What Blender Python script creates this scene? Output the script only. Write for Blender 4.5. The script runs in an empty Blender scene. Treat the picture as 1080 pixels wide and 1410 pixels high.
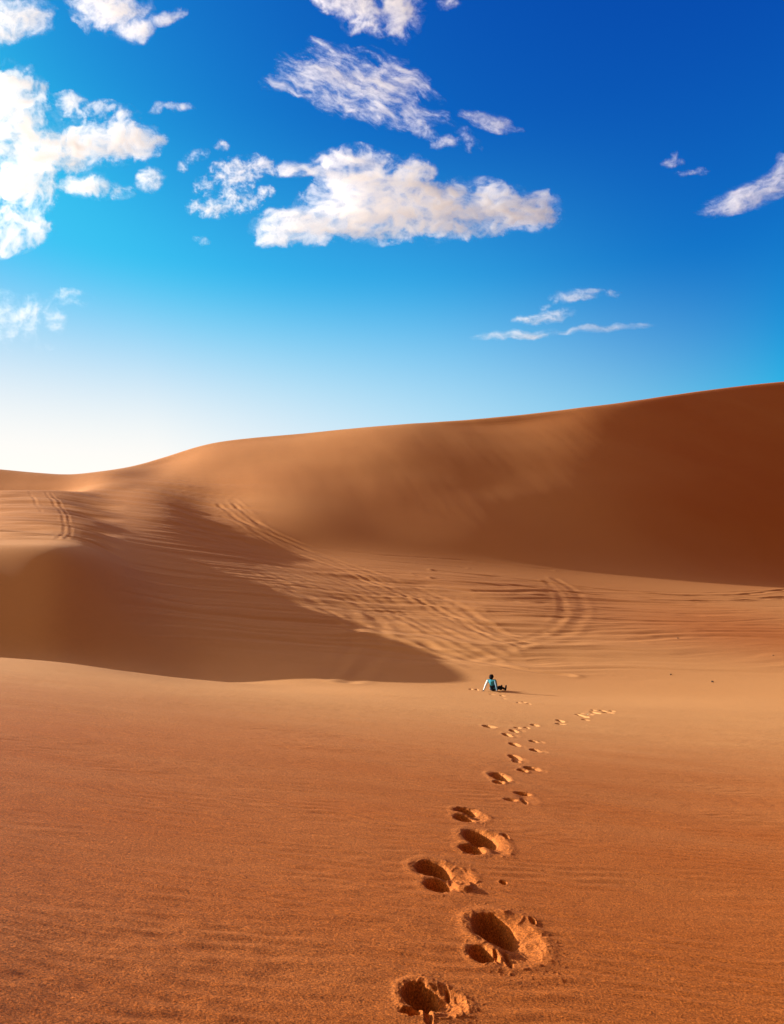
import bpy, bmesh, math, random
import numpy as np
from mathutils import Vector, Matrix

# ------------------------------------------------------------------ camera, sky, sun, exposure
scene = bpy.context.scene
PITCH = math.radians(9.46)
EYE = 1.5
SUN_EL = 17.0
SUN_AZ = 75.0          # degrees to the left of straight ahead (+Y)

SUN_VEC = (-math.sin(math.radians(SUN_AZ)) * math.cos(math.radians(SUN_EL)),
           math.cos(math.radians(SUN_AZ)) * math.cos(math.radians(SUN_EL)), math.sin(math.radians(SUN_EL)))

cam_d = bpy.data.cameras.new('camera')
cam = bpy.data.objects.new('camera', cam_d)
scene.collection.objects.link(cam)
cam.location = (0, 0, EYE)
cam.rotation_euler = (math.radians(90) + PITCH, 0, 0)
cam_d.sensor_fit = 'HORIZONTAL'
cam_d.sensor_width = 36.0
cam_d.lens = 36.0
cam_d.clip_start = 0.05
cam_d.clip_end = 20000
scene.camera = cam

scene.view_settings.view_transform = 'Standard'
scene.view_settings.look = 'None'
scene.view_settings.exposure = 1.0
scene.view_settings.gamma = 1.0

cy = scene.cycles
cy.max_bounces = 20
cy.diffuse_bounces = 4
cy.volume_bounces = 20
cy.transparent_max_bounces = 64
cy.use_denoising = True

world = bpy.data.worlds.new('World')
scene.world = world
world.use_nodes = True
wt = world.node_tree
for n in list(wt.nodes):
    wt.nodes.remove(n)


def nd(tree, typ, **kw):
    n = tree.nodes.new(typ)
    for k, v in kw.items():
        if k.startswith('i_'):
            n.inputs[int(k[2:])].default_value = v
        else:
            setattr(n, k, v)
    return n


def lk(tree, a, b):
    tree.links.new(a, b)


sky = nd(wt, 'ShaderNodeTexSky', sky_type='NISHITA', sun_disc=False,
         sun_elevation=math.radians(SUN_EL), sun_rotation=math.radians(-SUN_AZ),
         altitude=900.0, air_density=1.0, dust_density=2.0, ozone_density=3.0)
sep = nd(wt, 'ShaderNodeSeparateColor')
lk(wt, sky.outputs[0], sep.inputs[0])
comb = nd(wt, 'ShaderNodeCombineColor')
SKY_GRADE = ((3.0, 0.085, 1.6), (2.7, 0.41, 2.7), (1.15, 1.03, 4.7))   # per channel: contrast, gain, ceiling
for k, (gm, gn, top) in enumerate(SKY_GRADE):
    p = nd(wt, 'ShaderNodeMath', operation='POWER', i_1=gm)
    lk(wt, sep.outputs[k], p.inputs[0])
    m = nd(wt, 'ShaderNodeMath', operation='MULTIPLY', i_1=gn)
    lk(wt, p.outputs[0], m.inputs[0])
    q = nd(wt, 'ShaderNodeMath', operation='SMOOTH_MIN', i_1=top, i_2=.45 * top)
    lk(wt, m.outputs[0], q.inputs[0])
    lk(wt, q.outputs[0], comb.inputs[k])
tc = nd(wt, 'ShaderNodeTexCoord')
sx = nd(wt, 'ShaderNodeSeparateXYZ')
lk(wt, tc.outputs['Generated'], sx.inputs[0])
dt = nd(wt, 'ShaderNodeVectorMath', operation='DOT_PRODUCT')
dt.inputs[1].default_value = (-math.sin(math.radians(SUN_AZ)), math.cos(math.radians(SUN_AZ)), 0)
lk(wt, tc.outputs['Generated'], dt.inputs[0])


def wrange(src, a, b, c, d, interp='LINEAR'):
    r = nd(wt, 'ShaderNodeMapRange', interpolation_type=interp)
    for k, v in ((1, a), (2, b), (3, c), (4, d)):
        r.inputs[k].default_value = v
    lk(wt, src, r.inputs[0])
    return r.outputs[0]


def wmix(fac, a, col):
    n = nd(wt, 'ShaderNodeMix', data_type='RGBA')
    n.inputs[7].default_value = (*col, 1)
    lk(wt, fac, n.inputs[0]); lk(wt, a, n.inputs[6])
    return n.outputs[2]


# unseen sky away from the sun, made dim and pink to redden the shade
skyd = wmix(wrange(dt.outputs['Value'], -.30, -.62, .0, 1.0, 'SMOOTHSTEP'), comb.outputs[0], (.30, .11, .08))
# brighter azure band in the lower middle of the sky
az_ = nd(wt, 'ShaderNodeMath', operation='MULTIPLY')
lk(wt, wrange(sx.outputs[2], .60, .34, 0.0, .62, 'SMOOTHSTEP'), az_.inputs[0])
lk(wt, wrange(dt.outputs['Value'], -.16, .26, 0.0, 1.0, 'SMOOTHSTEP'), az_.inputs[1])
skyd = wmix(az_.outputs[0], skyd, (.34, 2.85, 4.75))
# unseen sky behind the camera, made dim and warm to cut blue fill
skyd = wmix(wrange(sx.outputs[1], .55, .05, 0.0, .92, 'SMOOTHSTEP'), skyd, (.27, .16, .09))
# dusty band over the horizon, thicker towards the sun
hz = nd(wt, 'ShaderNodeMath', operation='MULTIPLY')
lk(wt, wrange(sx.outputs[2], .45, .19, 0.0, 1.0, 'SMOOTHSTEP'), hz.inputs[0])
lk(wt, wrange(dt.outputs['Value'], -.22, .52, .0, 1.0), hz.inputs[1])
skyc = wmix(hz.outputs[0], skyd, (5.2, 5.0, 4.7))
ds = nd(wt, 'ShaderNodeVectorMath', operation='DOT_PRODUCT')
ds.inputs[1].default_value = SUN_VEC
lk(wt, tc.outputs['Generated'], ds.inputs[0])
skyc = wmix(wrange(ds.outputs['Value'], .73, .96, 0.0, 1.0, 'SMOOTHSTEP'), skyc, (11.0, 8.6, 5.6))
# added warm overhead fill, out of view, reddening the shaded sand
skyc = wmix(wrange(sx.outputs[2], .70, .88, 0.0, .95, 'SMOOTHSTEP'), skyc, (3.1, 1.58, .72))
bg = nd(wt, 'ShaderNodeBackground', i_1=0.10)
lk(wt, skyc, bg.inputs[0])
wo = nd(wt, 'ShaderNodeOutputWorld')
lk(wt, bg.outputs[0], wo.inputs[0])

sun_d = bpy.data.lights.new('sun', 'SUN')
sun_d.energy = 5.0
sun_d.angle = math.radians(0.55)
sun_d.color = (1.0, 0.93, 0.84)
sun = bpy.data.objects.new('sun', sun_d)
scene.collection.objects.link(sun)
_el, _az = math.radians(SUN_EL), math.radians(SUN_AZ)
SUN_DIR = Vector((-math.sin(_az) * math.cos(_el), math.cos(_az) * math.cos(_el), math.sin(_el)))
sun.rotation_euler = SUN_DIR.to_track_quat('Z', 'Y').to_euler()
sun.location = SUN_DIR * 60

C = scene.collection


# ------------------------------------------------------------------ numeric helpers
def hashgrad(ix, iy, seed):
    h = (ix.astype(np.int64) * 374761393 + iy.astype(np.int64) * 668265263 + seed * 974634777) & 0xFFFFFFFF
    h = ((h ^ (h >> 13)) * 1274126177) & 0xFFFFFFFF
    h = h ^ (h >> 16)
    return (h & 0xFFFF).astype(np.float32) * np.float32(2 * math.pi / 65536.0)


def perlin(x, y, seed=0):
    x = np.asarray(x, np.float32); y = np.asarray(y, np.float32)
    ix = np.floor(x); iy = np.floor(y)
    fx = x - ix; fy = y - iy
    u = fx * fx * fx * (fx * (fx * 6 - 15) + 10)
    v = fy * fy * fy * (fy * (fy * 6 - 15) + 10)
    out = 0
    for dx in (0, 1):
        for dy in (0, 1):
            a = hashgrad(ix + dx, iy + dy, seed)
            g = np.cos(a) * (fx - dx) + np.sin(a) * (fy - dy)
            out = out + g * (u if dx else 1 - u) * (v if dy else 1 - v)
    return out * 1.5


def fbm(x, y, octs=5, seed=0, lac=2.03, gain=0.5):
    s = 0; a = 1.0; t = 0
    for k in range(octs):
        s = s + a * perlin(x, y, seed + 17 * k)
        t += a; a *= gain; x = x * lac + 3.7; y = y * lac - 1.9
    return s / t


def billow(x, y, octs=5, seed=0, lac=2.1, gain=0.55):
    s = 0; a = 1.0; t = 0
    for k in range(octs):
        s = s + a * (1 - np.abs(perlin(x, y, seed + 31 * k)) * 1.9)
        t += a; a *= gain; x = x * lac + 1.3; y = y * lac + 5.1
    return s / t


def sstep(a, b, x):
    t = np.clip((x - a) / (b - a), 0, 1)
    return t * t * (3 - 2 * t)


def pchip(xk, yk, x):
    xk = np.asarray(xk, float); yk = np.asarray(yk, float)
    h = np.diff(xk); dl = np.diff(yk) / h
    m = np.zeros_like(yk)
    for i in range(1, len(xk) - 1):
        if dl[i - 1] * dl[i] > 0:
            w1 = 2 * h[i] + h[i - 1]; w2 = h[i] + 2 * h[i - 1]
            m[i] = (w1 + w2) / (w1 / dl[i - 1] + w2 / dl[i])
    m[0] = dl[0]; m[-1] = dl[-1]
    i = np.clip(np.searchsorted(xk, x) - 1, 0, len(xk) - 2)
    t = np.clip((x - xk[i]) / h[i], 0, 1)
    return ((2*t**3 - 3*t**2 + 1) * yk[i] + (t**3 - 2*t**2 + t) * h[i] * m[i]
            + (-2*t**3 + 3*t**2) * yk[i+1] + (t**3 - t**2) * h[i] * m[i+1])


def gsmooth(a, s, axis):
    r = int(3 * s + 1)
    k = np.exp(-0.5 * (np.arange(-r, r + 1) / s) ** 2); k /= k.sum()
    pad = [(0, 0)] * a.ndim; pad[axis] = (r, r)
    b = np.pad(a, pad, mode='edge')
    out = np.zeros_like(a)
    n = a.shape[axis]
    for i, w in enumerate(k):
        sl = [slice(None)] * a.ndim; sl[axis] = slice(i, i + n)
        out += w * b[tuple(sl)]
    return out


def elev(v):                       # slope z/y of the sight line through photo row v
    return np.tan(PITCH + np.arctan((705.0 - np.asarray(v, float)) / 1080.0))


def ray_az(u, v):
    b = (705.0 - np.asarray(v, float)) / 1080.0
    return ((np.asarray(u, float) - 540.0) / 1080.0) / (math.cos(PITCH) - b * math.sin(PITCH))


# ------------------------------------------------------------------ the desert's shape
# profiles of the land along bearings az = x / y; ('z', y, height) or (y, height seen at photo row v)
PROF = {
    -1.2: [(-3, 'z', .3), (10, 'z', .9), (22, 'z', 1.1), (28, 'z', 1.3), (36, 'z', 4.2), (50, 'z', 7.4), (75, 'z', 11), (110, 'z', 16), (150, 'z', 26), (190, 'z', 24), (400, 'z', 10)],
    -.75: [(-3, 'z', .3), (5, 'z', .55), (10, 'z', .85), (20, 'z', 1.15), (28, 'z', 1.3), (30.5, 'z', 1.4), (32, 'z', 1.6), (34, 'z', 2.8), (37, 'z', 4.7), (39.5, 'z', 6.2), (42, 'z', 6.8), (60, 'z', 7.2), (80, 'z', 10.4), (105, 'z', 17), (116, 'z', 20), (140, 'z', 34.5), (165, 'z', 33), (300, 'z', 20), (400, 'z', 15)],
    -.50: [(-3, 'z', .05), (5, 'z', .32), (10, 'z', .58), (20, 'z', .88), (28, 'z', .98), (30.5, 905), (33, 'z', .8), (34.5, 'z', 1.0), (37, 'z', 2.5), (40, 'z', 4.4), (42.5, 'z', 6.0), (44.3, 'z', 7.0), (46.5, 749), (60, 735), (80, 709), (100, 682), (106, 675), (115, 'z', 20.5), (127, 'z', 27), (138, 648), (160, 'z', 31), (300, 'z', 20), (400, 'z', 15)],
    -.42: [(-3, 'z', .05), (5, 'z', .26), (10, 'z', .48), (20, 'z', .72), (28, 'z', .79), (30.5, 911), (33, 'z', .55), (35, 'z', .75), (38, 'z', 2.5), (41, 'z', 4.4), (43.5, 'z', 6.0), (45.3, 'z', 7.05), (47.5, 749), (60, 737), (72, 724), (82, 710), (100, 684), (108, 675), (118, 'z', 23.5), (138, 656), (160, 'z', 29.5), (300, 'z', 20), (400, 'z', 15)],
    -.385: [(-3, 'z', .05), (5, 'z', .22), (10, 'z', .42), (20, 'z', .62), (28, 'z', .67), (30.7, 916), (33, 'z', .4), (36, 'z', .6), (39, 'z', 2.2), (42, 'z', 3.9), (45, 'z', 5.6), (48.5, 760), (60, 747), (71, 734), (80, 722), (90, 708), (102, 692), (120, 669), (140, 653), (160, 'z', 30), (300, 'z', 20), (400, 'z', 15)],
    -.30: [(-3, 'z', .03), (5, 'z', .15), (10, 'z', .3), (20, 'z', .4), (28, 'z', .28), (31.2, 928), (34, 'z', .0), (38, 'z', .35), (42, 879), (50, 828), (60, 789), (80, 741), (95, 708), (112, 681), (134, 655), (148, 640), (160, 631), (185, 'z', 38), (310, 'z', 22), (400, 'z', 15)],
    -.24: [(-3, 'z', .02), (5, 'z', .14), (10, 'z', .24), (20, 'z', .22), (28, 'z', .05), (32, 936), (36, 'z', -.25), (40, 'z', .3), (46, 870), (55, 828), (70, 780), (85, 747), (100, 718), (112, 695), (130, 660), (148, 628), (160, 614), (166, 610), (190, 'z', 41), (310, 'z', 24), (400, 'z', 15)],
    -.13: [(-3, 'z', .01), (5, 'z', .05), (10, 'z', .09), (20, 'z', .03), (28, 'z', -.15), (33.5, 945), (40, 919), (50, 870), (62, 826), (78, 788), (94, 756), (100, 'z', 15.6), (120, 'z', 24.8), (140, 'z', 34), (158, 'z', 42.4), (166, 'z', 45.8), (171, 597), (196, 'z', 46), (310, 'z', 28), (400, 'z', 15)],
    .0: [(-3, 'z', 0), (5, 'z', 0), (10, 'z', 0), (15, 'z', -.04), (20, 'z', -.12), (27, 'z', -.24), (35, 947), (42, 922), (52, 878), (65, 838), (82, 797), (98, 763), (104, 'z', 15.2), (132, 'z', 29.3), (150, 'z', 39), (164, 'z', 46.2), (171.5, 'z', 49.8), (176, 585), (200, 'z', 49), (310, 'z', 30), (400, 'z', 15)],
    .13: [(-3, 'z', 0), (5, 'z', -.08), (10, 'z', -.15), (15, 'z', -.22), (20, 'z', -.32), (27, 'z', -.46), (35, 955), (42, 929), (52, 888), (65, 848), (82, 810), (101, 778), (107, 'z', 14.3), (137, 'z', 29.3), (158, 'z', 40.8), (172, 'z', 48.4), (180, 'z', 52.8), (184.5, 573), (208, 'z', 52), (310, 'z', 32), (400, 'z', 15)],
    .28: [(-3, 'z', 0), (5, 'z', -.17), (10, 'z', -.32), (15, 'z', -.42), (20, 'z', -.52), (27, 'z', -.66), (35, 962), (42, 937), (52, 899), (65, 863), (85, 827), (102, 797), (113, 'z', 12.9), (144.5, 'z', 30), (170, 'z', 45.2), (188, 'z', 56.8), (195, 'z', 61.3), (200, 556), (226, 'z', 60), (320, 'z', 48), (400, 'z', 15)],
    .50: [(-3, 'z', -.05), (5, 'z', -.3), (10, 'z', -.55), (15, 'z', -.7), (20, 'z', -.8), (27, 'z', -.92), (35, 966), (42, 943), (55, 903), (70, 868), (90, 835), (112, 809), (118, 804), (132, 'z', 13.6), (160, 'z', 30), (185, 'z', 46.2), (210, 'z', 63.4), (233, 'z', 79.4), (240, 525), (268, 'z', 80), (335, 'z', 64), (400, 'z', 25)],
    1.2: [(-3, 'z', -.2), (10, 'z', -.6), (27, 'z', -1.5), (42, 'z', -.9), (70, 'z', 0), (110, 'z', 4), (175, 'z', 14), (230, 'z', 48), (290, 'z', 100), (320, 'z', 126), (400, 'z', 110)],
}
PAZ = np.array(sorted(PROF))
YT = np.concatenate([np.linspace(-3, 12, 40)[:-1], np.exp(np.linspace(math.log(12), math.log(400), 460))])
CREST = np.array([150, 140, 138, 138, 140, 160, 166, 171, 176, 184.5, 200, 240, 320.])   # how far off the skyline crest lies on each bearing
AZT = np.linspace(-1.2, 1.2, 481)
CR_T = gsmooth(pchip(PAZ, CREST, AZT), 6.0, 0)


def from_warp(w, cr):              # stretch the far half so that crests line up between bearings
    return np.where(w < 85, w, np.where(w < 168, 85 + (w - 85) * (cr - 85) / 83.0, cr + (w - 168)))


def to_warp(y, cr):
    return np.where(y < 85, y, np.where(y < cr, 85 + (y - 85) * 83.0 / (cr - 85), 168 + (y - cr)))


TAB = []
for a in PAZ:
    ys, zs = [], []
    for p in PROF[a]:
        ys.append(p[0])
        zs.append(p[2] if p[1] == 'z' else EYE + p[0] * float(elev(p[1])))
    TAB.append(pchip(ys, zs, from_warp(YT, np.interp(a, AZT, CR_T))))
TAB = np.array(TAB)
# fill in between the bearings, finely
FINE = np.array([pchip(PAZ, TAB[:, j], AZT) for j in range(len(YT))])      # [y, az]


_f = gsmooth(FINE, 4.0, 1)
_k = sstep(110, 140, YT)[:, None]
FINE = gsmooth(_f, 3.0, 0) * (1 - _k) + gsmooth(_f, 1.3, 0) * _k
_w = (1 - sstep(20, 30, YT))[:, None]
FINE = FINE * (1 - _w) + _w * gsmooth(gsmooth(FINE, 34.0, 1), 5.0, 0)


def base_z(az, y):
    az = np.clip(az, -1.1999, 1.1999); y = np.clip(to_warp(y, np.interp(az, AZT, CR_T)), -2.99, 399.9)
    fi = (az + 1.2) / (AZT[1] - AZT[0]); i = np.clip(fi.astype(int), 0, len(AZT) - 2); fx = fi - i
    j = np.clip(np.searchsorted(YT, y) - 1, 0, len(YT) - 2); fy = (y - YT[j]) / (YT[j + 1] - YT[j])
    return ((FINE[j, i] * (1 - fx) + FINE[j, i + 1] * fx) * (1 - fy)
            + (FINE[j + 1, i] * (1 - fx) + FINE[j + 1, i + 1] * fx) * fy)


_ys = np.exp(np.linspace(math.log(2.2), math.log(260), 6000))


def hit(u, v, start=2.2):
    """where the sight line through photo point (u, v) meets the land"""
    az = float(ray_az(u, v)); e = float(elev(v))
    z = base_z(np.full_like(_ys, az), _ys)
    ok = np.nonzero(((z - EYE) / _ys >= e) & (_ys >= start))[0]
    k = ok[0] if len(ok) else len(_ys) - 1
    y = _ys[k]
    return az * y, y, float(z[k])


# grid: rows about half a picture row apart near by, then a constant share of the distance
ry = [2.0]
while ry[-1] < 330:
    y = ry[-1]
    ry.append(y + min(0.62 * y * y / (786 * EYE), 0.0042 * y if y < 150 else 0.0018 * y if y < 262 else 0.012 * y))
rows = np.array([-500, -150, -50, -15, -4, 0.5] + ry + [380, 500, 900, 2500.0])
ain = np.arange(-.565, .5651, .00122)
aout = .565 + np.cumsum(.0016 * 1.055 ** np.arange(1, 58))
aout = aout[aout < 1.19]
azs = np.concatenate([-aout[::-1], ain, aout])
NA = len(azs)
far = np.array([0.05, 0.15, 0.35, 0.65, 1.0])
Y = np.repeat(rows[:, None], NA + 10, 1)
yy = np.maximum(rows, 2.0)
X = np.empty_like(Y)
X[:, 5:5 + NA] = azs[None, :] * yy[:, None]
for k, f in enumerate(far):
    X[:, 5 + NA + k] = X[:, 4 + NA] * (1 - f) + f * np.maximum(900, 1.6 * yy)
    X[:, 4 - k] = X[:, 5] * (1 - f) - f * np.maximum(900, 1.6 * yy)
AZ = X / np.maximum(Y, 2.0)
Z = base_z(AZ, np.maximum(Y, 2.0)).astype(np.float64)
inner = (np.abs(AZ) < 1.2) & (Y > 1.9) & (Y < 340)
out_fade = 1 - sstep(1.2, 4.0, np.abs(AZ))
Z = np.where(np.abs(AZ) >= 1.2, Z * out_fade, Z)
Z *= 1 - sstep(380, 900, Y)

# --- wind relief
DIST = np.hypot(X, Y)
# 1. fine wind ripples lying across the near sand
wx = X + 0.8 * perlin(X * .35, Y * .35, 5); wy = Y + 0.30 * perlin(X * .5, Y * .9, 6)
near = 1 - sstep(18, 34, Y)
patch = 0.35 + 0.65 * sstep(-.35, .45, fbm(X * .16, Y * .30, 3, 11))
ph = Y / .17 + X * .35 + 2.6 * fbm(X * .45, Y * .55, 3, 23) + .8 * fbm(X * 1.6, Y * 1.2, 2, 24)
rip = np.sin(2 * math.pi * ph) * .0034 * sstep(-.5, .5, fbm(X * .8, Y * 1.6, 3, 25)) * (1 - sstep(9, 16, Y)) + (fbm(wx * 1.5 + wy * .5, wy * 4.5, 3, 21) * .009 + fbm(wx * 3.5, wy * 12, 2, 22) * .006) * patch
Z += np.where(inner, rip * near, 0)
# broad soft undulation of the near sand
Z += np.where(inner, (fbm(X * .10, Y * .22, 3, 31) * .05 + fbm(X * .22, Y * .85, 3, 32) * .012) * (1 - sstep(20, 45, Y)) * sstep(2, 7, Y), 0)
# 2. ridgelets on the floor of the bowl: they follow arcs about a point at the foot of the big dune
cx, cyy = 30.0, 115.0
R = np.hypot(X - cx, Y - cyy); T = X * 1.0
wR = Z * 4.6 + .34 * np.clip(X, -40, 8) + 1.8 * fbm(X * .07, Y * .06, 3, 41)
floor = sstep(37, 50, Y) * (1 - sstep(80, 96, Y - .10 * X - np.clip(-X - 8, 0, 99) * .75)) * sstep(-.40, -.27, AZ)
mid = np.exp(-((AZ - .02) / .22) ** 2)
f2 = fbm(wR * .30, T * .045, 3, 51) * .62 * (.15 + .50 * mid) + fbm(wR * .80, T * .08, 3, 52) * .13 * (.40 + .60 * mid)
lump = sstep(.0, .5, fbm(X * .10, Y * .055, 3, 61)) * mid
f2 = f2 + fbm(X * .30, Y * .16, 4, 62) * .08 * lump
Z += np.where(inner, f2 * floor * .9, 0)
# 3. long low waves over the lit top of the left dune and the flank beside it
kn = (1 - sstep(-.39, -.34, AZ)) * sstep(50, 58, Y) * (1 - sstep(98, 110, Y))
Z += np.where(inner, kn * (np.sin(Y * .62 + 1.5 * fbm(X * .05, Y * .05, 2, 71) * 4) * .17 + fbm(X * .06, Y * .5, 3, 72) * .30), 0)
fl = np.exp(-((AZ + .27) / .085) ** 2) * sstep(78, 92, Y) * (1 - sstep(125, 140, Y))
fl = np.maximum(fl, np.exp(-((AZ + .37) / .06) ** 2) * sstep(95, 105, Y) * (1 - sstep(130, 140, Y)) * .6)
Z += np.where(inner, fl * (fbm((X * .25 + Y) * .30, X * .022, 3, 81) * .38 + fbm((X * .3 + Y) * .7, X * .03, 3, 82) * .09), 0)
# 4. faint wind grooves over the face of the big dune
face = sstep(104, 122, Y - .05 * X) * (1 - sstep(200, 240, Y))
Z += np.where(inner, face * (fbm(X * .03, Y * .035, 3, 91) * .12 + fbm((X + Y * .2) * .12, Y * .03, 3, 92) * .05), 0)


# --- tyre tracks: shallow paired grooves along polylines given as photo points
def poly_world(pts, start=2.2):
    return np.array([hit(u, v, start)[:2] for u, v in pts])


def smooth_line(P, n=10):
    t = np.arange(len(P)); q = np.linspace(0, len(P) - 1, n * (len(P) - 1) + 1)
    return np.stack([pchip(t, P[:, 0], q), pchip(t, P[:, 1], q)], 1)


def dist_poly(P, x, y):
    best = np.full(x.shape, 1e9)
    for a, b in zip(P[:-1], P[1:]):
        d = b - a; L = max(float(d @ d), 1e-9)
        t = np.clip(((x - a[0]) * d[0] + (y - a[1]) * d[1]) / L, 0, 1)
        best = np.minimum(best, np.hypot(x - a[0] - t * d[0], y - a[1] - t * d[1]))
    return best


TRACKS = [  # points, groove half width, depth, start distance
    ([(764, 797), (790, 812), (803, 832), (800, 852), (776, 872), (735, 886), (690, 897), (650, 905)], .42, .03, 30),
    ([(752, 800), (768, 815), (776, 838), (768, 857), (735, 876), (690, 888)], .36, .024, 30),
    ([(316, 688), (332, 703), (352, 718), (392, 739), (440, 755), (520, 764), (640, 772), (760, 785)], .28, .05, 60),
    ([(300, 694), (330, 716), (360, 731), (400, 748), (440, 762), (520, 772), (640, 782)], .28, .05, 60),
    ([(600, 786), (760, 803), (900, 818), (1000, 820), (1085, 812)], .35, .10, 60),
    ([(600, 797), (760, 812), (900, 826), (1000, 827), (1085, 822)], .35, .10, 60),
    ([(480, 838), (488, 858), (486, 882), (470, 910), (455, 935)], .35, .02, 34),
    ([(508, 842), (527, 868), (524, 895), (505, 920), (480, 940)], .4, .03, 34),
    ([(40, 676), (48, 690), (57, 706)], .16, .022, 52),
    ([(63, 677), (73, 692), (83, 706), (88, 718), (88, 735), (78, 744)], .16, .022, 50),
    ([(70, 678), (80, 690), (92, 710), (97, 728), (96, 738), (90, 744)], .16, .022, 50),
    ([(560, 880), (640, 905), (720, 923), (780, 930)], .35, .05, 34),
]
def between(GA, GB, n, wob, w, dep, st, seed):
    """a sheaf of wind streaks swept between two guide lines"""
    rnd_ = random.Random(seed); out = []
    for k in range(n):
        f = (k + rnd_.uniform(-.3, .3)) / (n - 1)
        i0, i1 = (0, len(GA)) if rnd_.random() < .55 else rnd_.choice([(0, len(GA) - 2), (1, len(GA)), (2, len(GA)), (1, len(GA) - 1)])
        out.append(([(a[0] * (1 - f) + b[0] * f + rnd_.uniform(-6, 6), a[1] * (1 - f) + b[1] * f + rnd_.uniform(-wob, wob)) for a, b in list(zip(GA, GB))[i0:i1]],
                    w * rnd_.uniform(.7, 1.4), dep * rnd_.uniform(.5, 1.3), st))
    return out


TRACKS += between([(318, 692), (372, 734), (450, 766), (550, 800), (632, 836), (690, 866), (735, 884)],
                  [(272, 788), (328, 802), (388, 824), (450, 852), (520, 882), (585, 907), (640, 927)], 17, 5, .34, .027, 34, 7)
TRACKS += between([(560, 778), (690, 795), (820, 810), (950, 818), (1085, 814)],
                  [(700, 892), (790, 890), (880, 886), (980, 882), (1085, 884)], 13, 2, .36, .05, 34, 8)
for pts, w, dep, st in TRACKS:
    P = smooth_line(poly_world(pts, st))
    m = inner & (X > P[:, 0].min() - 3) & (X < P[:, 0].max() + 3) & (Y > P[:, 1].min() - 3) & (Y < P[:, 1].max() + 3)
    dd = dist_poly(P, X[m], Y[m])
    vary = np.clip(.6 + 1.1 * fbm(X[m] * .22, Y[m] * .22, 3, 101 + int(10 * w)), 0, 1.4)
    Z[m] += vary * dep * (-np.exp(-(dd / w) ** 2) + .55 * np.exp(-((dd - 1.9 * w) / (.8 * w)) ** 2))

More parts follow.
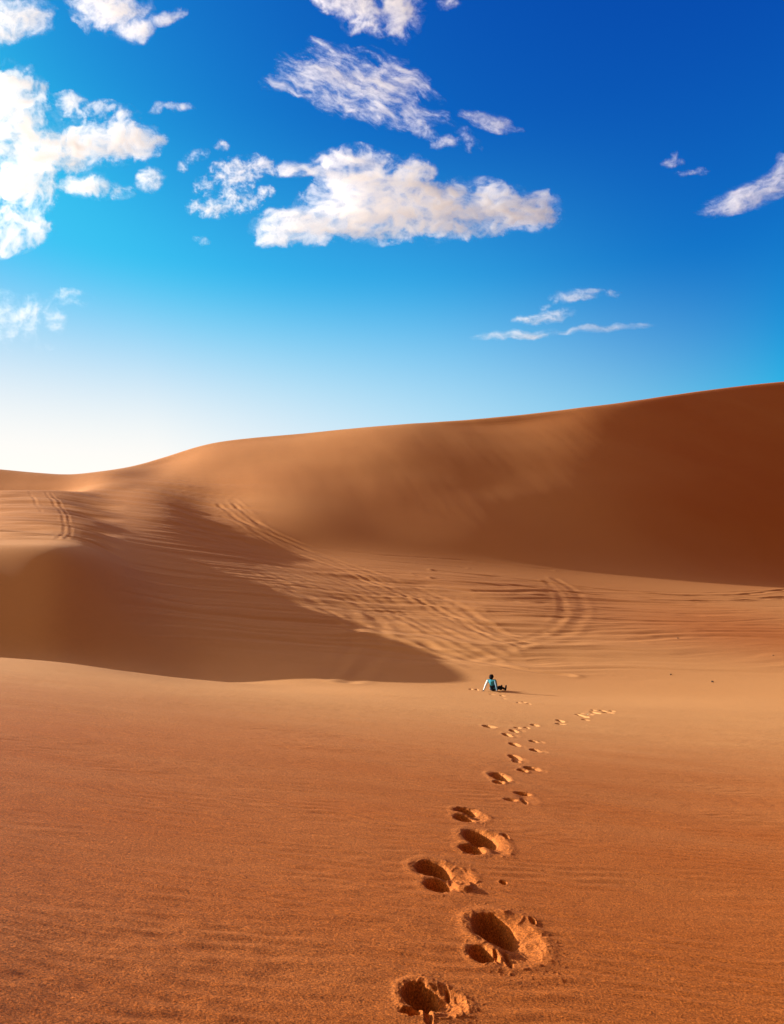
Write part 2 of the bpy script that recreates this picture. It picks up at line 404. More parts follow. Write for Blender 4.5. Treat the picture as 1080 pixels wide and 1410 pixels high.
# --- footprints: holes (steep), banks (gentle slopes), bumps, as photo ellipses turned into metres
H, B, N = 'hole', 'bank', 'bump'
PRINTS = [
    ('deep footprint cut by the bottom edge of the photo, nearest of the trail', [
        (H, 579, 1374, 26, 21, .13), (B, 605, 1380, 42, 26, .055), (H, 566, 1396, 16, 6, .03), (H, 590, 1403, 6, 14, .025), (H, 617, 1368, 3, 6, .02)]),
    ('largest deep footprint with a broad sunlit bank on its right', [
        (H, 681, 1280, 32, 22, .15), (H, 663, 1314, 18, 13, .09), (B, 705, 1295, 50, 40, .07),
        (H, 700, 1322, 5, 13, .022), (H, 684, 1318, 4, 9, .02), (H, 734, 1270, 4, 5, .02)]),
    ('deep two part footprint with a round bright pad at its right heel', [
        (H, 597, 1196, 26, 12, .13), (H, 603, 1219, 21, 10, .08), (B, 622, 1208, 40, 22, .05), (N, 637, 1217, 15, 12, .025), (H, 693, 1214, 5, 3, .03)]),
    ('deep oval footprint standing beyond the one with the bright pad', [
        (H, 661, 1155, 25, 12, .13), (H, 651, 1170, 18, 7, .08), (B, 678, 1162, 27, 18, .055), (H, 697, 1153, 4, 4, .02)]),
    ('small shallow footprint split in two hollows, left of the trail line', [
        (H, 641, 1116, 16, 5, .10), (H, 639, 1126, 15, 5, .07), (B, 652, 1122, 22, 11, .04)]),
    ('faint half filled footprint of thin crossing lines', [
        (H, 720, 1093, 12, 2, .05), (H, 703, 1101, 10, 2, .03), (H, 722, 1103, 4, 4, .03), (B, 722, 1099, 22, 9, .02)]),
    ('dark half moon footprint just beyond the faint half filled one', [
        (H, 688, 1071, 14, 6, .14), (H, 687, 1079, 8, 2.2, .06), (B, 698, 1074, 18, 8, .045)]),
    ('flat double footprint on the right with two dark slits', [
        (H, 733, 1059, 12, 2.6, .12), (H, 720, 1062, 7, 2.2, .09), (B, 742, 1061, 14, 4, .04)]),
    ('round dark footprint left of the flat double one', [
        (H, 710, 1044, 8, 4, .13), (H, 712, 1049, 6, 2, .07), (B, 718, 1047, 12, 5, .04)]),
    ('small footprint on the right with a bright flick of sand', [
        (H, 738, 1034, 8, 2.3, .12), (B, 746, 1035, 10, 3, .04)]),
    ('slanted oval footprint in the middle of the trail', [
        (H, 709, 1025, 7, 3, .13), (B, 716, 1027, 9, 3, .03)]),
    ('thin footprint on the right, level with the slanted oval one', [
        (H, 736, 1019.5, 7, 1.7, .10), (B, 744, 1020, 8, 2.2, .04)]),
    ('lower of two small oval footprints where the trail narrows', [
        (H, 699, 1011, 6.5, 2.4, .13), (B, 708, 1012, 10, 2.4, .03)]),
    ('upper of two small oval footprints where the trail narrows', [
        (H, 708, 1006, 6, 2, .12), (B, 717, 1006, 9, 2.2, .03)]),
    ('lone dark footprint standing apart to the left of the trail', [
        (H, 674, 1000, 9, 2.2, .13), (B, 681, 1000.5, 7, 2.2, .03)]),
    ('pair of thin dashes of a footprint left of the trail bend', [
        (H, 713, 1001.5, 5, 1.0, .10), (H, 726, 1001.5, 4, 1.0, .10)]),
    ('single thin dash of a footprint where the trail bends right', [
        (H, 737, 998, 6, 1.4, .12)]),
    ('footprint of two dashes halfway along the far bend of the trail', [
        (H, 772, 992.3, 5, 1.5, .14), (H, 772, 996, 7, 1.0, .10)]),
    ('nearest footprint of the far cluster where the trail goes over the rise', [
        (H, 804, 987, 6, 1.5, .13), (H, 807, 991, 5, .9, .10)]),
    ('left footprint of the far cluster where the trail goes over the rise', [
        (H, 797, 984.5, 4, 1.1, .11), (H, 801, 982.3, 3, .8, .08)]),
    ('darkest footprint in the middle of the far cluster', [
        (H, 820, 980.8, 5, 1.7, .15), (H, 814, 984, 3, .9, .08), (H, 818, 977.3, 3, .7, .08)]),
    ('right footprint of the far cluster, a long thin dash', [
        (H, 831, 978.3, 3.5, 1.0, .12), (H, 838, 980.5, 8, .9, .12), (H, 844, 978.7, 3, .7, .1)]),
    ('small scuff mark in the sand left of the seated person', [
        (H, 649, 949.3, 2.6, 1.0, .10), (H, 657, 949.8, 2.2, 1.3, .12)]),
    ('pair of scuffs in the sand below the feet of the seated person', [
        (H, 692, 958, 3, 1.0, .09), (H, 695, 962, 2.2, .7, .1)]),
    ('broken line of thin scuffs on the open sand far right of the person', [
        (H, 835, 930, 6, .6, .03), (H, 849, 930.5, 5, .6, .035), (H, 860, 931, 4, .6, .03), (H, 872, 932, 3, .9, .05)]),
    ('short thin scuff mark touching the shadow under the seated person', [(H, 678, 956.2, 4, .7, .07)]),
    ('scuff mark in the sand on the slope between person and footprints', [
        (H, 715, 968, 3, .7, .09), (H, 722, 967.2, 2.4, .7, .1), (H, 729, 969.5, 2.2, .7, .1)]),
]


def ell_world(u, v, ru, rv):
    x, y, z = hit(u, v)
    px = y / 1080.0
    y0 = hit(u, v + rv)[1]; y1 = hit(u, v - rv)[1]
    return x, 0.5 * (y0 + y1), ru * px, max(0.5 * (y1 - y0), ru * px * .45)


def gauss_near(W, xs, ys):
    q = np.full(xs.shape, 9.0)
    for t, ex, ey, rx, ryy, dep in W:
        q = np.minimum(q, np.hypot((xs - ex) / rx, (ys - ey) / ryy))
    return np.exp(-((q - 1.15) / .28) ** 2)


PRINT_ID = np.zeros(Z.shape, np.int32)
for pid, (lab, parts) in enumerate(PRINTS):
    W = [(t, *ell_world(u, v, ru, rv), dep) for t, u, v, ru, rv, dep in parts]
    x0 = min(w[1] - 2.2 * w[3] for w in W); x1 = max(w[1] + 2.2 * w[3] for w in W)
    y0 = min(w[2] - 2.2 * w[4] for w in W); y1 = max(w[2] + 2.2 * w[4] for w in W)
    m = inner & (X > x0) & (X < x1) & (Y > y0) & (Y < y1)
    xs, ys_ = X[m], Y[m]
    dz = np.zeros(xs.shape); foot = np.zeros(xs.shape, bool); hole = np.zeros(xs.shape)
    rr0 = W[0][3]
    jx = fbm(xs / rr0 * .8, ys_ / rr0 * .45, 3, 200 + pid) * .15 + fbm(xs / rr0 * 2.4, ys_ / rr0 * 1.3, 3, 230 + pid) * .07
    for t, ex, ey, rx, ryy, dep in W:
        if t == B and ey > 9: dep *= .4
        if t == H and ey > 11: dep *= .5
        if 'scuff' in lab: dep *= .6
        kk = .93 if t == H else .84 if t == B else 1.0
        q = np.hypot((xs - ex) / (rx * kk), (ys_ - ey) / (ryy * kk)) + jx
        if t == H:
            gentle = 1 - (.75 if ey > 11 else .0) * sstep(-.5, .9, (xs - ex) / rx)
            hole = np.minimum(hole, -1.15 * dep * gentle * (1 - sstep(.52 if ey < 11 else .72, 1.03, q)))
            dz += dep * .05 * np.exp(-((q - 1.3) / .25) ** 2)
            foot |= q < 1.22
        elif t == B:
            side = sstep(-.75, .25, (xs - ex) / rx)
            dz -= 1.0 * dep * np.clip(1 - q, 0, 1) * side
            dz += dep * .06 * np.exp(-((q - 1.15) / .20) ** 2) * side
            foot |= q < 1.15
        else:
            dz += dep * (1 - sstep(.6, 1.05, q))
    crumb = foot * W[0][5] * .03 * fbm(xs / rr0 * 1.7, ys_ / rr0 * 1.0, 3, 260 + pid)
    if W[0][2] < 8.5:                       # collapsed crust: thin ridges inside, thrown clods round the rim
        ridge = np.clip(1 - np.abs(perlin(xs / rr0 * 1.5 + 5, ys_ / rr0 * .8, 270 + pid)) * 5, 0, 1) ** 1.5
        soft = gauss_near(W, xs, ys_)
        crumb = crumb + foot * ridge * .0045 + soft * np.clip(fbm(xs / rr0 * 5.5, ys_ / rr0 * 3.2, 3, 280 + pid) - .30, 0, 1) * .016
    Z[m] += dz + hole + crumb
    sub = PRINT_ID[m]; sub[foot] = pid + 1; PRINT_ID[m] = sub

# --- sand tint: pale and redder sand, plus painted vignette and dune shade
red = .45 + .14 * fbm(X * .03, Y * .045, 4, 301) + .13 * fbm(X * .35, Y * 1.1, 3, 302) * (1 - sstep(15, 40, Y))
red = red + .55 * (1 - sstep(3, 20, Y)) - .30 * sstep(8, 24, Y) * (1 - sstep(30, 90, Y))  # near sand made darker and redder in colour for the vignette
red = red + .5 * np.exp(-((X - 32) / 13) ** 2 - ((Y - 66) / 16) ** 2)
dune_shade = sstep(18, 78, X + 10 * fbm(X * .02, Y * .02, 3, 305)) * sstep(92, 108, Y - .25 * X + 4 * fbm(X * .06, Y * .06, 3, 306))
red = red + .48 * dune_shade                                           # shade on the right of the big dune, painted as darker red tint
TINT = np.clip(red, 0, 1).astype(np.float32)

# ------------------------------------------------------------------ materials
def new_mat(name):
    m = bpy.data.materials.new(name); m.use_nodes = True
    t = m.node_tree
    return m, t, t.nodes['Principled BSDF']


def sand_material():
    m, t, b = new_mat('sand')
    geo = nd(t, 'ShaderNodeNewGeometry')
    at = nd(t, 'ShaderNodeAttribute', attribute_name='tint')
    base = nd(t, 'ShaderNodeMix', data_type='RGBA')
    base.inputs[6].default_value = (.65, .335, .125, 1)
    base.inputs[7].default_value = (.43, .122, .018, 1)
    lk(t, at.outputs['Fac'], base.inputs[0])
    g1 = nd(t, 'ShaderNodeTexNoise'); g1.inputs['Scale'].default_value = 105; g1.inputs['Detail'].default_value = 4; g1.inputs['Roughness'].default_value = .75
    g2 = nd(t, 'ShaderNodeTexNoise'); g2.inputs['Scale'].default_value = 45; g2.inputs['Detail'].default_value = 4; g2.inputs['Roughness'].default_value = .7
    for g in (g1, g2):
        lk(t, geo.outputs['Position'], g.inputs['Vector'])
    r1 = nd(t, 'ShaderNodeMapRange'); r1.inputs[1].default_value = .30; r1.inputs[2].default_value = .70; r1.inputs[3].default_value = .12; r1.inputs[4].default_value = 1.88
    lk(t, g1.outputs['Fac'], r1.inputs[0])
    r2 = nd(t, 'ShaderNodeMapRange'); r2.inputs[1].default_value = .30; r2.inputs[2].default_value = .70; r2.inputs[3].default_value = .72; r2.inputs[4].default_value = 1.28
    lk(t, g2.outputs['Fac'], r2.inputs[0])
    mm = nd(t, 'ShaderNodeMath', operation='MULTIPLY')
    lk(t, r1.outputs[0], mm.inputs[0]); lk(t, r2.outputs[0], mm.inputs[1])
    sc = nd(t, 'ShaderNodeVectorMath', operation='SCALE')
    lk(t, base.outputs[2], sc.inputs[0]); lk(t, mm.outputs[0], sc.inputs['Scale'])
    lk(t, sc.outputs[0], b.inputs['Base Color'])
    b.inputs['Roughness'].default_value = .85
    b.inputs['Specular IOR Level'].default_value = .18
    b1 = nd(t, 'ShaderNodeBump'); b1.inputs['Strength'].default_value = .8; b1.inputs['Distance'].default_value = .006
    b2 = nd(t, 'ShaderNodeBump'); b2.inputs['Strength'].default_value = .5; b2.inputs['Distance'].default_value = .012
    lk(t, g1.outputs['Fac'], b1.inputs['Height']); lk(t, g2.outputs['Fac'], b2.inputs['Height'])
    lk(t, b2.outputs[0], b1.inputs['Normal']); lk(t, b1.outputs[0], b.inputs['Normal'])
    return m


SAND = sand_material()


def tag(o, label, cat, group=None, kind=None):
    o['label'] = label; o['category'] = cat
    if group: o['group'] = group
    if kind: o['kind'] = kind
    return o


# ------------------------------------------------------------------ the land as meshes: near ground, dunes, footprints share one surface
nr, nc = Z.shape
V = np.stack([X, Y, Z], -1).astype(np.float32)
du = np.gradient(V, axis=1); dv = np.gradient(V, axis=0)
NRM = np.cross(du, dv); NRM /= np.linalg.norm(NRM, axis=-1, keepdims=True) + 1e-12
V = V.reshape(-1, 3); NRM = NRM.reshape(-1, 3).astype(np.float32); TF = TINT.reshape(-1)
I = np.arange(nr * nc).reshape(nr, nc)
QUAD = np.stack([I[:-1, :-1], I[:-1, 1:], I[1:, 1:], I[1:, :-1]], -1)      # [nr-1, nc-1, 4]
fx = X[:-1, :-1]; fy = Y[:-1, :-1]; fa = AZ[:-1, :-1]
cls = np.zeros(fx.shape, np.int32)                                          # 0 ground
foot_y = np.interp(fa, [-.42, -.36, -.30, -.24, -.13, 0, .13, .28, .5], [128, 116, 104, 108, 100, 104, 102, 100, 101])
cls[(fy > foot_y) & (fy < 340) & (fa > -.44)] = 1                           # the big dune
cls[(fy > 34.5) & (fy < 113) & (fa < -.315 - .0006 * (fy - 45)) & (fa > -1.19)] = 2      # left dune
cls[(fy >= 113) & (fy < 340) & (fa <= -.44) & (fa > -1.19)] = 3
pm = PRINT_ID
pq = np.maximum.reduce([pm[:-1, :-1], pm[:-1, 1:], pm[1:, 1:], pm[1:, :-1]])
cls = np.where(pq > 0, 100 + pq, cls)


def land_mesh(name, mask):
    q = QUAD[mask]
    ids, inv = np.unique(q.reshape(-1), return_inverse=True)
    me = bpy.data.meshes.new(name)
    nf = len(q)
    me.vertices.add(len(ids)); me.vertices.foreach_set('co', V[ids].reshape(-1))
    me.loops.add(nf * 4); me.loops.foreach_set('vertex_index', inv.reshape(-1).astype(np.int32))
    me.polygons.add(nf)
    me.polygons.foreach_set('loop_start', np.arange(0, nf * 4, 4, dtype=np.int32))
    me.update(calc_edges=True)
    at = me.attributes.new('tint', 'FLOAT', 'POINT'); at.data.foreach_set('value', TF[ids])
    me.polygons.foreach_set('use_smooth', np.ones(nf, bool))
    me.normals_split_custom_set_from_vertices(NRM[ids])
    me.materials.append(SAND)
    o = bpy.data.objects.new(name, me); C.objects.link(o)
    return o


tag(land_mesh('ground', cls == 0), 'orange sand plain and hollow with footprints and tyre tracks', 'ground', kind='structure')
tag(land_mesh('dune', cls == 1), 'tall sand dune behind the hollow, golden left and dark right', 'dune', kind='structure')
tag(land_mesh('left_dune', cls == 2), 'low sand dune at left with sunlit rippled top and shaded face', 'dune', kind='structure')
tag(land_mesh('distant_dune', cls == 3), 'small shaded dune crest at the far left skyline', 'dune', kind='structure')
for pid, (lab, parts) in enumerate(PRINTS):
    mk = cls == 101 + pid
    if mk.any():
        scuff = 'scuff' in lab
        tag(land_mesh('scuff_mark' if scuff else 'footprint', mk), lab, 'scuff mark' if scuff else 'footprint',
            group='scuff marks in the sand' if scuff else 'trail of footprints in the sand')


# ------------------------------------------------------------------ clouds: solid banks of scattering droplets far beyond the dunes
def cloud_material():
    m = bpy.data.materials.new('cloud_droplets'); m.use_nodes = True
    t = m.node_tree
    for n in list(t.nodes):
        if n.type != 'OUTPUT_MATERIAL': t.nodes.remove(n)
    out = [n for n in t.nodes if n.type == 'OUTPUT_MATERIAL'][0]
    vs = nd(t, 'ShaderNodeVolumeScatter')
    vs.inputs['Color'].default_value = (.985, .993, 1.0, 1)
    vs.inputs['Density'].default_value = CLOUD_DENSITY
    vs.inputs['Anisotropy'].default_value = .12
    lk(t, vs.outputs[0], out.inputs['Volume'])
    return m


CLOUD_D = 2200.0
CLOUD_DENSITY = 0.0135
CLOUD_MAT = cloud_material()


def cloud(label, blobs, scale=60, amp=.55, thick=26, seed=0, stretch=(1, 1), ang=0, bias=.30, pw=1.5, step=1.3, name='cloud', fine=.5):
    """blobs: photo ellipses (u, v, ru, rv, tilt, weight); the noise eats the outline into shreds"""
    u0 = min(b[0] - 1.5 * max(b[2], b[3]) for b in blobs); u1 = max(b[0] + 1.5 * max(b[2], b[3]) for b in blobs)
    v0 = min(b[1] - 1.6 * max(b[3], b[2] * abs(math.sin(math.radians(b[4]))) * 1.2) for b in blobs)
    v1 = max(b[1] + 1.6 * max(b[3], b[2] * abs(math.sin(math.radians(b[4]))) * 1.2) for b in blobs)
    uc, vc = .5 * (u0 + u1), .5 * (v0 + v1)
    us = np.arange(u0, u1 + step, step); vs = np.arange(v0, v1 + step, step)
    U, W = np.meshgrid(us, vs)
    sc = scale
    nx0 = fbm(U / sc, W / sc, 3, seed + 900); ny0 = fbm(U / sc, W / sc, 3, seed + 950)
    Uw = U + .22 * sc * nx0; Ww = W + .22 * sc * ny0
    env = np.zeros(U.shape)
    for (bu, bv, ru, rv, tl, wt_) in blobs:
        c, s_ = math.cos(math.radians(tl)), math.sin(math.radians(tl))
        a = ((Uw - bu) * c - (Ww - bv) * s_) / ru; b = ((Uw - bu) * s_ + (Ww - bv) * c) / rv
        q2 = a * a + b * b
        env = np.maximum(env, wt_ * np.clip(1.15 - q2 * .75, 0, 1.15))
    c, s_ = math.cos(math.radians(ang)), math.sin(math.radians(ang))
    A = ((Uw - uc) * c - (Ww - vc) * s_) / (sc * stretch[0]); Bq = ((Uw - uc) * s_ + (Ww - vc) * c) / (sc * stretch[1])
    n1 = fbm(A, Bq, 7, seed, gain=.66)
    n2 = billow(A * 1.7 + 7, Bq * 1.7, 6, seed + 400, gain=.66)
    f = env + 1.25 * amp * (n1 * 1.15 + (n2 - .45) * fine) - bias - (env <= 0) * 9
    t = np.clip(f, 0, None) ** pw * thick * 1.15 * (.45 + .75 * np.clip(n2, 0, 1))
    veil_ = np.clip(f + .32, 0, 1) ** 1.6 * np.clip(.25 + fbm(A * 1.6 + 3, Bq * 2.6, 5, seed + 600, gain=.62) * 1.5, 0, 1)
    t = t + np.where(env > .05, veil_ * (6.0 + .20 * thick), 0)
    t = np.where((U <= us[0] + .1) | (U >= us[-1] - step) | (W <= vs[0] + .1) | (W >= vs[-1] - step), 0, t)
    on = t > 0.02
    cell = on[:-1, :-1] | on[1:, :-1] | on[:-1, 1:] | on[1:, 1:]
    if not cell.any():
        print('cloud is empty:', label); return None
    # own frame at its own place in the sky
    az = float(ray_az(uc, vc)); e = float(elev(vc))
    d = Vector((az, 1.0, e)).normalized()
    centre = Vector((0, 0, EYE)) + d * CLOUD_D
    right = Vector((d.y, -d.x, 0)).normalized(); up = right.cross(d)
    px = CLOUD_D / 1080.0 / (1.0 / math.sqrt(1 + ((uc - 540) / 1080) ** 2 + ((705 - vc) / 1080) ** 2))
    # directions through each photo point, laid out on the cloud's own upright plane
    b_ = (705 - W) / 1080.0; a_ = (U - 540) / 1080.0
    dx = a_; dy = math.cos(PITCH) - b_ * math.sin(PITCH); dz = math.sin(PITCH) + b_ * math.cos(PITCH)
    k = CLOUD_D / (dx * d.x + dy * d.y + dz * d.z)
    P = np.stack([dx * k, dy * k, dz * k + EYE], -1)
    D = np.array(d)
    m0 = fbm(A * .8, Bq * .8, 3, seed + 77) * thick * .5
    th = t[..., None] * px
    mid_ = P + D * (m0[..., None] * px)
    Fv = mid_ - D * th; Bv = mid_ + D * th * .9
    Fv[t <= 0.02] = mid_[t <= 0.02]
    nr_, nc_ = U.shape
    idx = np.arange(nr_ * nc_).reshape(nr_, nc_)
    inn = on.reshape(-1)
    back = np.where(inn, idx.reshape(-1) + nr_ * nc_, idx.reshape(-1)).reshape(nr_, nc_)
    qf = np.stack([idx[:-1, :-1], idx[1:, :-1], idx[1:, 1:], idx[:-1, 1:]], -1)[cell]
    qb = np.stack([back[:-1, :-1], back[:-1, 1:], back[1:, 1:], back[1:, :-1]], -1)[cell]
    allq = np.concatenate([qf, qb]); VV = np.concatenate([Fv.reshape(-1, 3), Bv.reshape(-1, 3)])
    ids, inv = np.unique(allq.reshape(-1), return_inverse=True)
    me = bpy.data.meshes.new(name); nf = len(allq)
    me.vertices.add(len(ids)); me.vertices.foreach_set('co', (VV[ids] - np.array(centre)).astype(np.float32).reshape(-1))
    me.loops.add(nf * 4); me.loops.foreach_set('vertex_index', inv.reshape(-1).astype(np.int32))
    me.polygons.add(nf); me.polygons.foreach_set('loop_start', np.arange(0, nf * 4, 4, dtype=np.int32))
    me.update(calc_edges=True); me.validate()
    me.materials.append(CLOUD_MAT)
    o = bpy.data.objects.new(name, me); C.objects.link(o); o.location = centre
    tag(o, label, 'cloud', group='white clouds in the blue sky')
    return o


cloud('bright white cloud cut by the top left corner', [(20, 22, 50, 30, 0, 1), (-10, 40, 40, 22, 0, .9)], 40, .5, 20, 1)
cloud('white cloud at the top edge, right of the corner one', [(150, 8, 55, 38, -20, 1), (180, 38, 30, 18, 0, .9), (232, 22, 26, 10, 20, .7)], 45, .55, 20, 2)
cloud('largest bright cloud bank at the left edge', [
    (0, 170, 70, 75, 0, 1), (90, 205, 110, 34, 8, 1), (150, 195, 62, 34, 0, .95), (30, 240, 60, 50, 0, 1), (5, 120, 50, 30, -20, .95),
    (110, 256, 72, 15, -4, .75), (10, 300, 62, 34, 20, .8), (30, 318, 45, 26, 30, .7), (-20, 330, 50, 26, 0, .8), (130, 150, 70, 18, -12, .45)], 56, .74, 32, 3, bias=.34)
cloud('small round puff right below the large left cloud', [(206, 247, 19, 16, 10, 1)], 22, .5, 12, 4, bias=.28)
cloud('tiny puff at the right end of the large left cloud', [(218, 193, 13, 8, 0, .9)], 16, .5, 8, 5)
cloud('thin short streak above the gap between left and middle clouds', [(247, 147, 20, 6, 0, .85), (215, 149, 16, 7, 20, .6)], 22, .5, 7, 6)
cloud('tiny lone puff high in the gap between clouds', [(307, 200, 10, 7, 0, .9)], 14, .5, 7, 7)
cloud('tiny round puff in the gap left of the cluster', [(251, 229, 8, 7, 0, .9), (270, 214, 18, 9, 20, .5)], 14, .55, 7, 8)
cloud('broken cluster of small puffs left of the long central cloud', [
    (322, 240, 34, 22, 0, .95), (350, 232, 30, 18, 0, .85), (300, 285, 40, 16, 0, .92), (318, 270, 26, 14, 0, .85), (280, 262, 14, 18, 0, .7), (345, 275, 18, 12, 0, .85), (367, 264, 12, 9, 0, .85)], 24, .85, 13, 9, bias=.38, step=1.0)
cloud('long flat bottomed white cloud in the middle of the sky', [
    (420, 308, 66, 26, 0, 1), (500, 290, 85, 42, 0, 1.05), (590, 290, 90, 40, 0, 1.05), (680, 288, 85, 30, -5, 1), (500, 250, 60, 44, 0, .95),
    (475, 222, 50, 18, 0, .85), (415, 234, 44, 12, 0, .8), (560, 250, 42, 30, 0, .9), (640, 268, 55, 24, 0, .9), (740, 285, 30, 20, 0, .85), (385, 325, 34, 14, 10, .8)], 46, .55, 30, 10, stretch=(1.25, .9), bias=.28, fine=.7)
cloud('feathery grey white cloud above the long central cloud', [
    (430, 108, 62, 18, 8, .9), (480, 110, 90, 40, -22, .85), (540, 120, 74, 36, -30, .85), (455, 90, 52, 16, -10, .8), (500, 150, 76, 18, -14, .7), (590, 148, 40, 12, -28, .6)], 42, .85, 12, 11, stretch=(1.7, .62), ang=-24, bias=.36)
cloud('small feather of cloud under the right tip of the feathery one', [(580, 176, 28, 12, -35, .85), (614, 196, 22, 9, 8, .95), (645, 192, 20, 14, -40, .5)], 26, .6, 8, 12)
cloud('small slanted cloud right of the feathery one', [(675, 168, 42, 11, -16, .9), (660, 162, 22, 10, -20, .8)], 30, .6, 8, 13, stretch=(1.5, .7), ang=-16)
cloud('white cloud cut by the top edge above the feathery one', [(480, 8, 62, 24, -25, .95), (550, 20, 34, 34, 20, .9), (500, 30, 36, 18, -20, .85)], 42, .65, 16, 14, bias=.32)
cloud('tiny pale tuft at the top edge in the middle', [(617, 5, 16, 8, 15, .8)], 18, .5, 7, 15)
cloud('wispy slanted cloud cut by the right edge', [(1030, 272, 66, 17, 16, .9), (1075, 250, 50, 20, 24, .85), (1085, 228, 40, 16, 40, .7), (1000, 285, 36, 7, 12, .75)], 42, .62, 11, 16, stretch=(1.5, .7), ang=14)
cloud('tiny comet shaped tuft in the deep blue at right', [(926, 224, 16, 7, 8, .8), (930, 216, 5, 8, 0, .7)], 18, .5, 5, 17)
cloud('thin faint dashes of cloud beneath the comet shaped tuft', [(952, 238, 24, 4, 2, .75), (966, 234, 8, 6, 0, .6)], 18, .5, 4, 18)
cloud('uppermost of the four small clouds low in the right sky', [(792, 407, 32, 8, 4, .95), (800, 403, 28, 6, 8, .8), (772, 410, 16, 4, 25, .6)], 24, .5, 8, 19, stretch=(1.4, .8))
cloud('widest of the four small clouds, below the uppermost one', [(750, 438, 38, 9, 6, .95), (765, 433, 26, 8, 10, .85), (725, 439, 18, 5, 0, .75), (752, 423, 10, 5, 0, .5)], 24, .55, 8, 20, stretch=(1.4, .8))
cloud('lowest flat streak of the four small clouds, left one', [(712, 461, 52, 6, 2, .95), (680, 463, 34, 4, 0, .7)], 30, .5, 7, 21, stretch=(1.8, .6))
cloud('long thin straight streak, right one of the four small clouds', [(835, 452, 58, 5.5, 5, .9), (810, 455, 40, 5, 3, .8)], 36, .4, 6, 22, stretch=(2.4, .6), ang=5)
cloud('faint tiny tuft right of the four small clouds', [(843, 405, 12, 5, 0, .7)], 16, .5, 4, 23)
cloud('thin hazy wisps low at the left edge', [(25, 440, 58, 36, -20, .75), (75, 440, 16, 26, 10, .7), (90, 415, 50, 14, 5, .45), (5, 430, 36, 30, -30, .8)], 60, .8, 9, 24, bias=.36)
cloud('tiny faint puff in the open blue under the puff cluster', [(278, 331, 12, 6, -10, .7)], 16, .5, 4, 25)


# ------------------------------------------------------------------ the seated person
def plain(name, col, rough=.8, noise=0.0):
    m, t, b = new_mat(name)
    b.inputs['Roughness'].default_value = rough
    b.inputs['Specular IOR Level'].default_value = .15
    tx = nd(t, 'ShaderNodeTexNoise'); tx.inputs['Scale'].default_value = 40; tx.inputs['Detail'].default_value = 4
    mx = nd(t, 'ShaderNodeMix', data_type='RGBA')
    mx.inputs[6].default_value = (*[c * (1 - noise) for c in col], 1); mx.inputs[7].default_value = (*[min(1, c * (1 + noise)) for c in col], 1)
    lk(t, tx.outputs['Fac'], mx.inputs[0]); lk(t, mx.outputs[2], b.inputs['Base Color'])
    return m


SKIN = plain('skin', (.30, .16, .10), .6, .1)
HAIR = plain('dark_hair', (.010, .006, .007), .95, .4)
SHADED_BACK = plain('teal_shaded_cotton', (.035, .24, .32), .85, .2)  # shaded tone of the light shirt, put into the cloth colour
LIT_SLEEVE = plain('white_lit_cotton', (.74, .80, .82), .85, .06)  # sunlit tone of the same shirt, put into the colour
SHADED_SLEEVE = plain('grey_blue_shaded_cotton', (.13, .22, .30), .85, .08)  # shaded tone for the right sleeve of the same shirt
NAVY = plain('navy_cloth', (.010, .014, .030), .85, .3)
SHOE = plain('black_shoe', (.010, .008, .009), .95, .3)
TMP = bpy.data.scenes.new('build')


_b = bmesh.new(); bmesh.ops.create_uvsphere(_b, u_segments=14, v_segments=9, radius=1)
UNIT_V = np.array([v.co[:] for v in _b.verts]); UNIT_F = [[v.index for v in f.verts] for f in _b.faces]; _b.free()


def fused(name, prims, m, parent, voxel=.008, smooth=4):
    """fuse tapered capsules and ellipsoids into one continuous skin"""
    vs_, fs_, n0 = [], [], 0
    for p in prims:
        if p[0] == 'e':
            vs_.append(UNIT_V * np.array(p[2]) + np.array(p[1])); fs_ += [[i + n0 for i in f] for f in UNIT_F]; n0 += len(UNIT_V)
        else:
            a, ra, b, rb = p
            a = np.array(a, float); b = np.array(b, float); n = max(2, int(np.linalg.norm(b - a) / (.5 * min(ra, rb))) + 1)
            for i in range(n + 1):
                t = i / n
                vs_.append(UNIT_V * (ra + (rb - ra) * t) + a + (b - a) * t); fs_ += [[i_ + n0 for i_ in f] for f in UNIT_F]; n0 += len(UNIT_V)
    me = bpy.data.meshes.new(name); me.from_pydata(np.concatenate(vs_).tolist(), [], fs_)
    o = bpy.data.objects.new(name, me); TMP.collection.objects.link(o)
    r = o.modifiers.new('r', 'REMESH'); r.mode = 'VOXEL'; r.voxel_size = voxel
    s_ = o.modifiers.new('s', 'SMOOTH'); s_.iterations = smooth; s_.factor = .5
    TMP.view_layers[0].update(); dg = TMP.view_layers[0].depsgraph
    fin = bpy.data.meshes.new_from_object(o.evaluated_get(dg))
    bpy.data.objects.remove(o); bpy.data.meshes.remove(me)
    fin.name = name; fin.materials.clear(); fin.materials.append(m)
    fin.polygons.foreach_set('use_smooth', np.ones(len(fin.polygons), bool))
    q = bpy.data.objects.new(name, fin); C.objects.link(q); q.parent = parent
    return q


px_, py_, pz_ = hit(679.5, 952.3, 30)
person = bpy.data.objects.new('person', None); C.objects.link(person)
person.location = (px_, py_, pz_ + .01)
person.scale = (.94, .94, .94)
person.rotation_euler = (0, 0, math.radians(52))        # local +X is where the person faces
tag(person, 'person sitting on the sand seen from behind, leaning on both arms, light top coloured as lit and shaded', 'person')


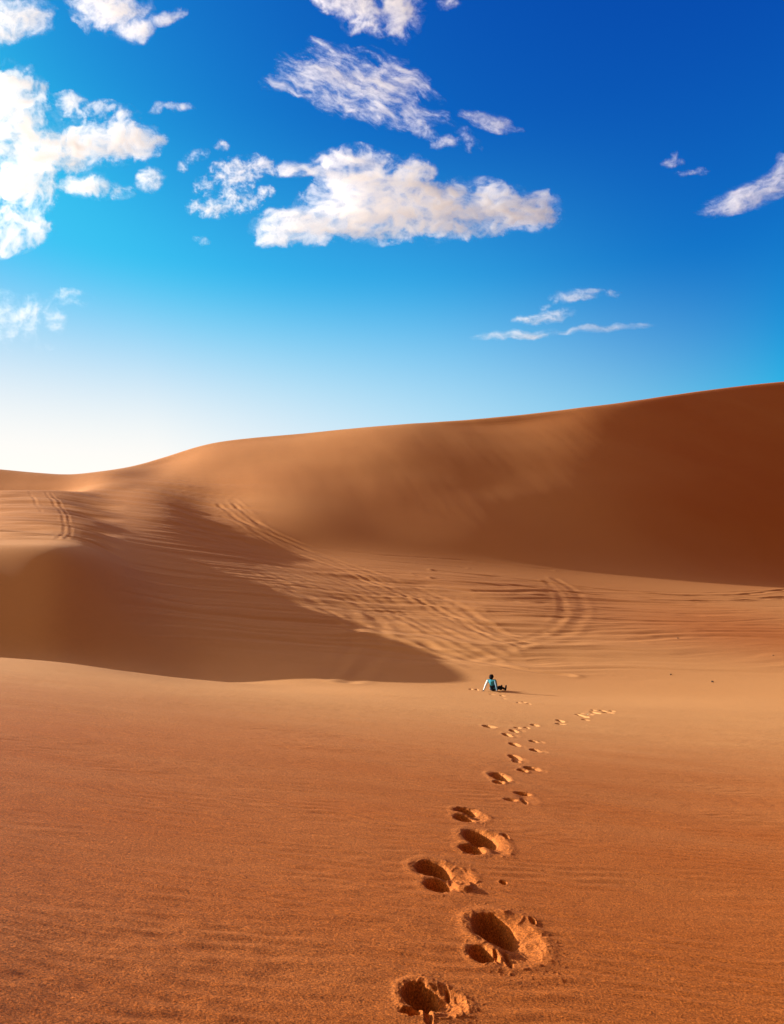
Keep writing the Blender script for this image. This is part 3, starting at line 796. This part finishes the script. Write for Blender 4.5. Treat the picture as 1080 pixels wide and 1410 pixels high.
def hand(w, s):
    """palm flat on the sand behind the hip, five bent fingers spread on the ground"""
    x, y, z = w
    out = [((x, y, z), .024, (x - .045, y + s * .01, .030), .028), ((x - .045, y + s * .01, .030), .028, (x - .075, y + s * .015, .022), .024)]
    for k, (dy, L) in enumerate(((-.030, .068), (-.010, .080), (.010, .078), (.030, .060))):
        a = (x - .080, y + s * .015 + dy, .024); b = (x - .080 - L * .5, y + s * .015 + dy * 1.5, .026); c = (x - .080 - L, y + s * .015 + dy * 1.9, .010)
        out += [(a, .0100, b, .0090), (b, .0090, c, .0078)]
    a = (x - .03, y - s * .025, .028); b = (x - .055, y - s * .062, .020); c = (x - .078, y - s * .082, .012)
    out += [(a, .0125, b, .0105), (b, .0105, c, .0085)]
    return out


SH = {1: (-.150, .185, .500), -1: (-.120, -.185, .500)}
EL = {1: (-.275, .245, .275), -1: (-.185, -.285, .270)}
WR = {1: (-.385, .290, .052), -1: (-.215, -.335, .052)}
HP, KN, AN = {}, {}, {}
for s_ in (1, -1):
    HP[s_] = (.02, .095 * s_, .115); KN[s_] = (.43, .135 * s_ - .02, .150 if s_ > 0 else .185); AN[s_] = (.82, .120 * s_ - .05, .065)
HEAD = (-.125, .0, .668)
body = [('e', (0, 0, .115), (.125, .165, .11)), ((-.02, 0, .16), .125, (-.07, 0, .28), .112), ((-.07, 0, .28), .112, (-.115, 0, .42), .118),
        ('e', (-.125, 0, .45), (.10, .165, .09)), ((-.138, 0, .50), .058, (-.135, 0, .60), .052),
        ('e', HEAD, (.092, .074, .105)), ('e', (-.098, 0, .635), (.068, .056, .068)), ((-.045, 0, .665), .013, (-.022, 0, .648), .015),
        ('e', (-.135, .076, .662), (.018, .010, .030)), ('e', (-.135, -.076, .662), (.018, .010, .030)),
        ((-.052, -.018, .622), .010, (-.052, .018, .622), .010), ('e', (-.055, 0, .595), (.028, .030, .022))]
for s_ in (1, -1):
    body += [((-.135, .10 * s_, .505), .056, SH[s_], .055), (SH[s_], .053, EL[s_], .041), (EL[s_], .040, WR[s_], .026)]
    body += hand(WR[s_], s_)
    body += [(HP[s_], .085, KN[s_], .058), (KN[s_], .056, AN[s_], .037), (AN[s_], .036, (AN[s_][0] + .03, AN[s_][1], .06), .036),
             ((AN[s_][0] + .03, AN[s_][1], .055), .035, (AN[s_][0] + .09, AN[s_][1], .21), .027)]
fused('body', body, SKIN, person, .007, 3)
fused('hair', [('e', (-.140, 0, .690), (.108, .108, .112)), ('e', (-.172, 0, .640), (.085, .100, .090)), ('e', (-.12, 0, .745), (.090, .085, .050)),
               ('e', (-.185, .03, .60), (.035, .045, .04)), ('e', (-.185, -.03, .60), (.035, .045, .04))], HAIR, person, .008, 3)
shirt = fused('shirt', [((-.015, 0, .145), .142, (-.07, 0, .28), .130), ((-.07, 0, .28), .130, (-.118, 0, .42), .134), ('e', (-.128, 0, .452), (.118, .180, .098)),
                        ('e', (-.01, 0, .15), (.14, .178, .085)),
                        ((-.135, .10, .505), .062, SH[1], .064), ((-.135, -.10, .505), .062, SH[-1], .064), ((-.138, 0, .51), .066, (-.137, 0, .54), .060)], SHADED_BACK, person, .009, 4)
for s_ in (1, -1):
    a, b, c = Vector(SH[s_]), Vector(EL[s_]), Vector(WR[s_])
    fused('sleeve', [(a + (b - a) * .12, .066, b, .055), (b, .055, b + (c - b) * .88, .040)], LIT_SLEEVE if s_ > 0 else SHADED_SLEEVE, shirt, .009, 3)  # left sleeve coloured as sunlit, right sleeve as shaded
fused('trousers_and_shirt_shade', [('e', (.01, 0, .105), (.145, .180, .100)), ((-.01, 0, .15), .150, (-.062, 0, .262), .140)] + [q for s_ in (1, -1) for q in
      ((HP[s_], .095, KN[s_], .071), (KN[s_], .069, Vector(KN[s_]).lerp(Vector(AN[s_]), .92), .050))], NAVY, person, .009, 4)  # trousers also carried up the back as the shaded lower shirt
for s_ in (1, -1):
    x, y, z = AN[s_]
    fused('shoe', [((x + .005, y, .050), .046, (x + .02, y, .045), .048), ((x + .035, y, .05), .047, (x + .075, y, .13), .046), ((x + .075, y, .13), .046, (x + .105, y, .225), .038)], SHOE, person, .008, 3)
bpy.data.scenes.remove(TMP)

# ------------------------------------------------------------------ loose dark stones on the bowl floor
def stone_material():
    m, t, b = new_mat('dark_stone')
    tx = nd(t, 'ShaderNodeTexNoise'); tx.inputs['Scale'].default_value = 18; tx.inputs['Detail'].default_value = 6
    mx = nd(t, 'ShaderNodeMix', data_type='RGBA')
    mx.inputs[6].default_value = (.030, .018, .012, 1); mx.inputs[7].default_value = (.13, .075, .045, 1)
    lk(t, tx.outputs['Fac'], mx.inputs[0]); lk(t, mx.outputs[2], b.inputs['Base Color'])
    b.inputs['Roughness'].default_value = .9
    return m


STONE = stone_material()
for k, (u, v, w, lab) in enumerate([
        (724, 920.5, 4.2, 'dark stone above and right of the seated person, left of a close pair'),
        (729, 922.2, 4.6, 'dark stone above and right of the seated person, right of a close pair'),
        (934, 879, 4.2, 'small dark stone high on the reddish floor of the hollow'),
        (1065, 903, 4.2, 'small dark stone close to the right edge of the photo'),
        (924, 929, 4.6, 'small flat dark stone on the smooth sand right of the person'),
        (981, 939, 6.5, 'widest thin dark stone low on the smooth sand at right'),
        (794, 790.5, 2.2, 'tiny dark stone at the foot of the big dune'),
        (1038, 888, 2.6, 'tiny dark stone up and left of the one by the right edge')]):
    x, y, z = hit(u, v, 34)
    w = w * y / 1080 / 2 * .72
    rnd = random.Random(k + 3)
    bm = bmesh.new(); bmesh.ops.create_icosphere(bm, subdivisions=3, radius=1)
    cut = [(Vector((rnd.uniform(-1, 1), rnd.uniform(-1, 1), rnd.uniform(-.2, 1))).normalized(), rnd.uniform(.55, .85)) for _ in range(9)]
    for vx in bm.verts:
        for n, dd in cut:
            e = vx.co.dot(n) - dd
            if e > 0: vx.co -= n * e * .9
        vx.co = Vector((vx.co.x * w, vx.co.y * w * .8, vx.co.z * w * .55))
    me = bpy.data.meshes.new('stone'); bm.to_mesh(me); bm.free(); me.materials.append(STONE)
    o = bpy.data.objects.new('stone', me); C.objects.link(o); o.location = (x, y, z + w * .2); o.rotation_euler = (0, 0, rnd.uniform(-.5, .5))
    tag(o, lab, 'stone', group='loose dark stones on the sand')
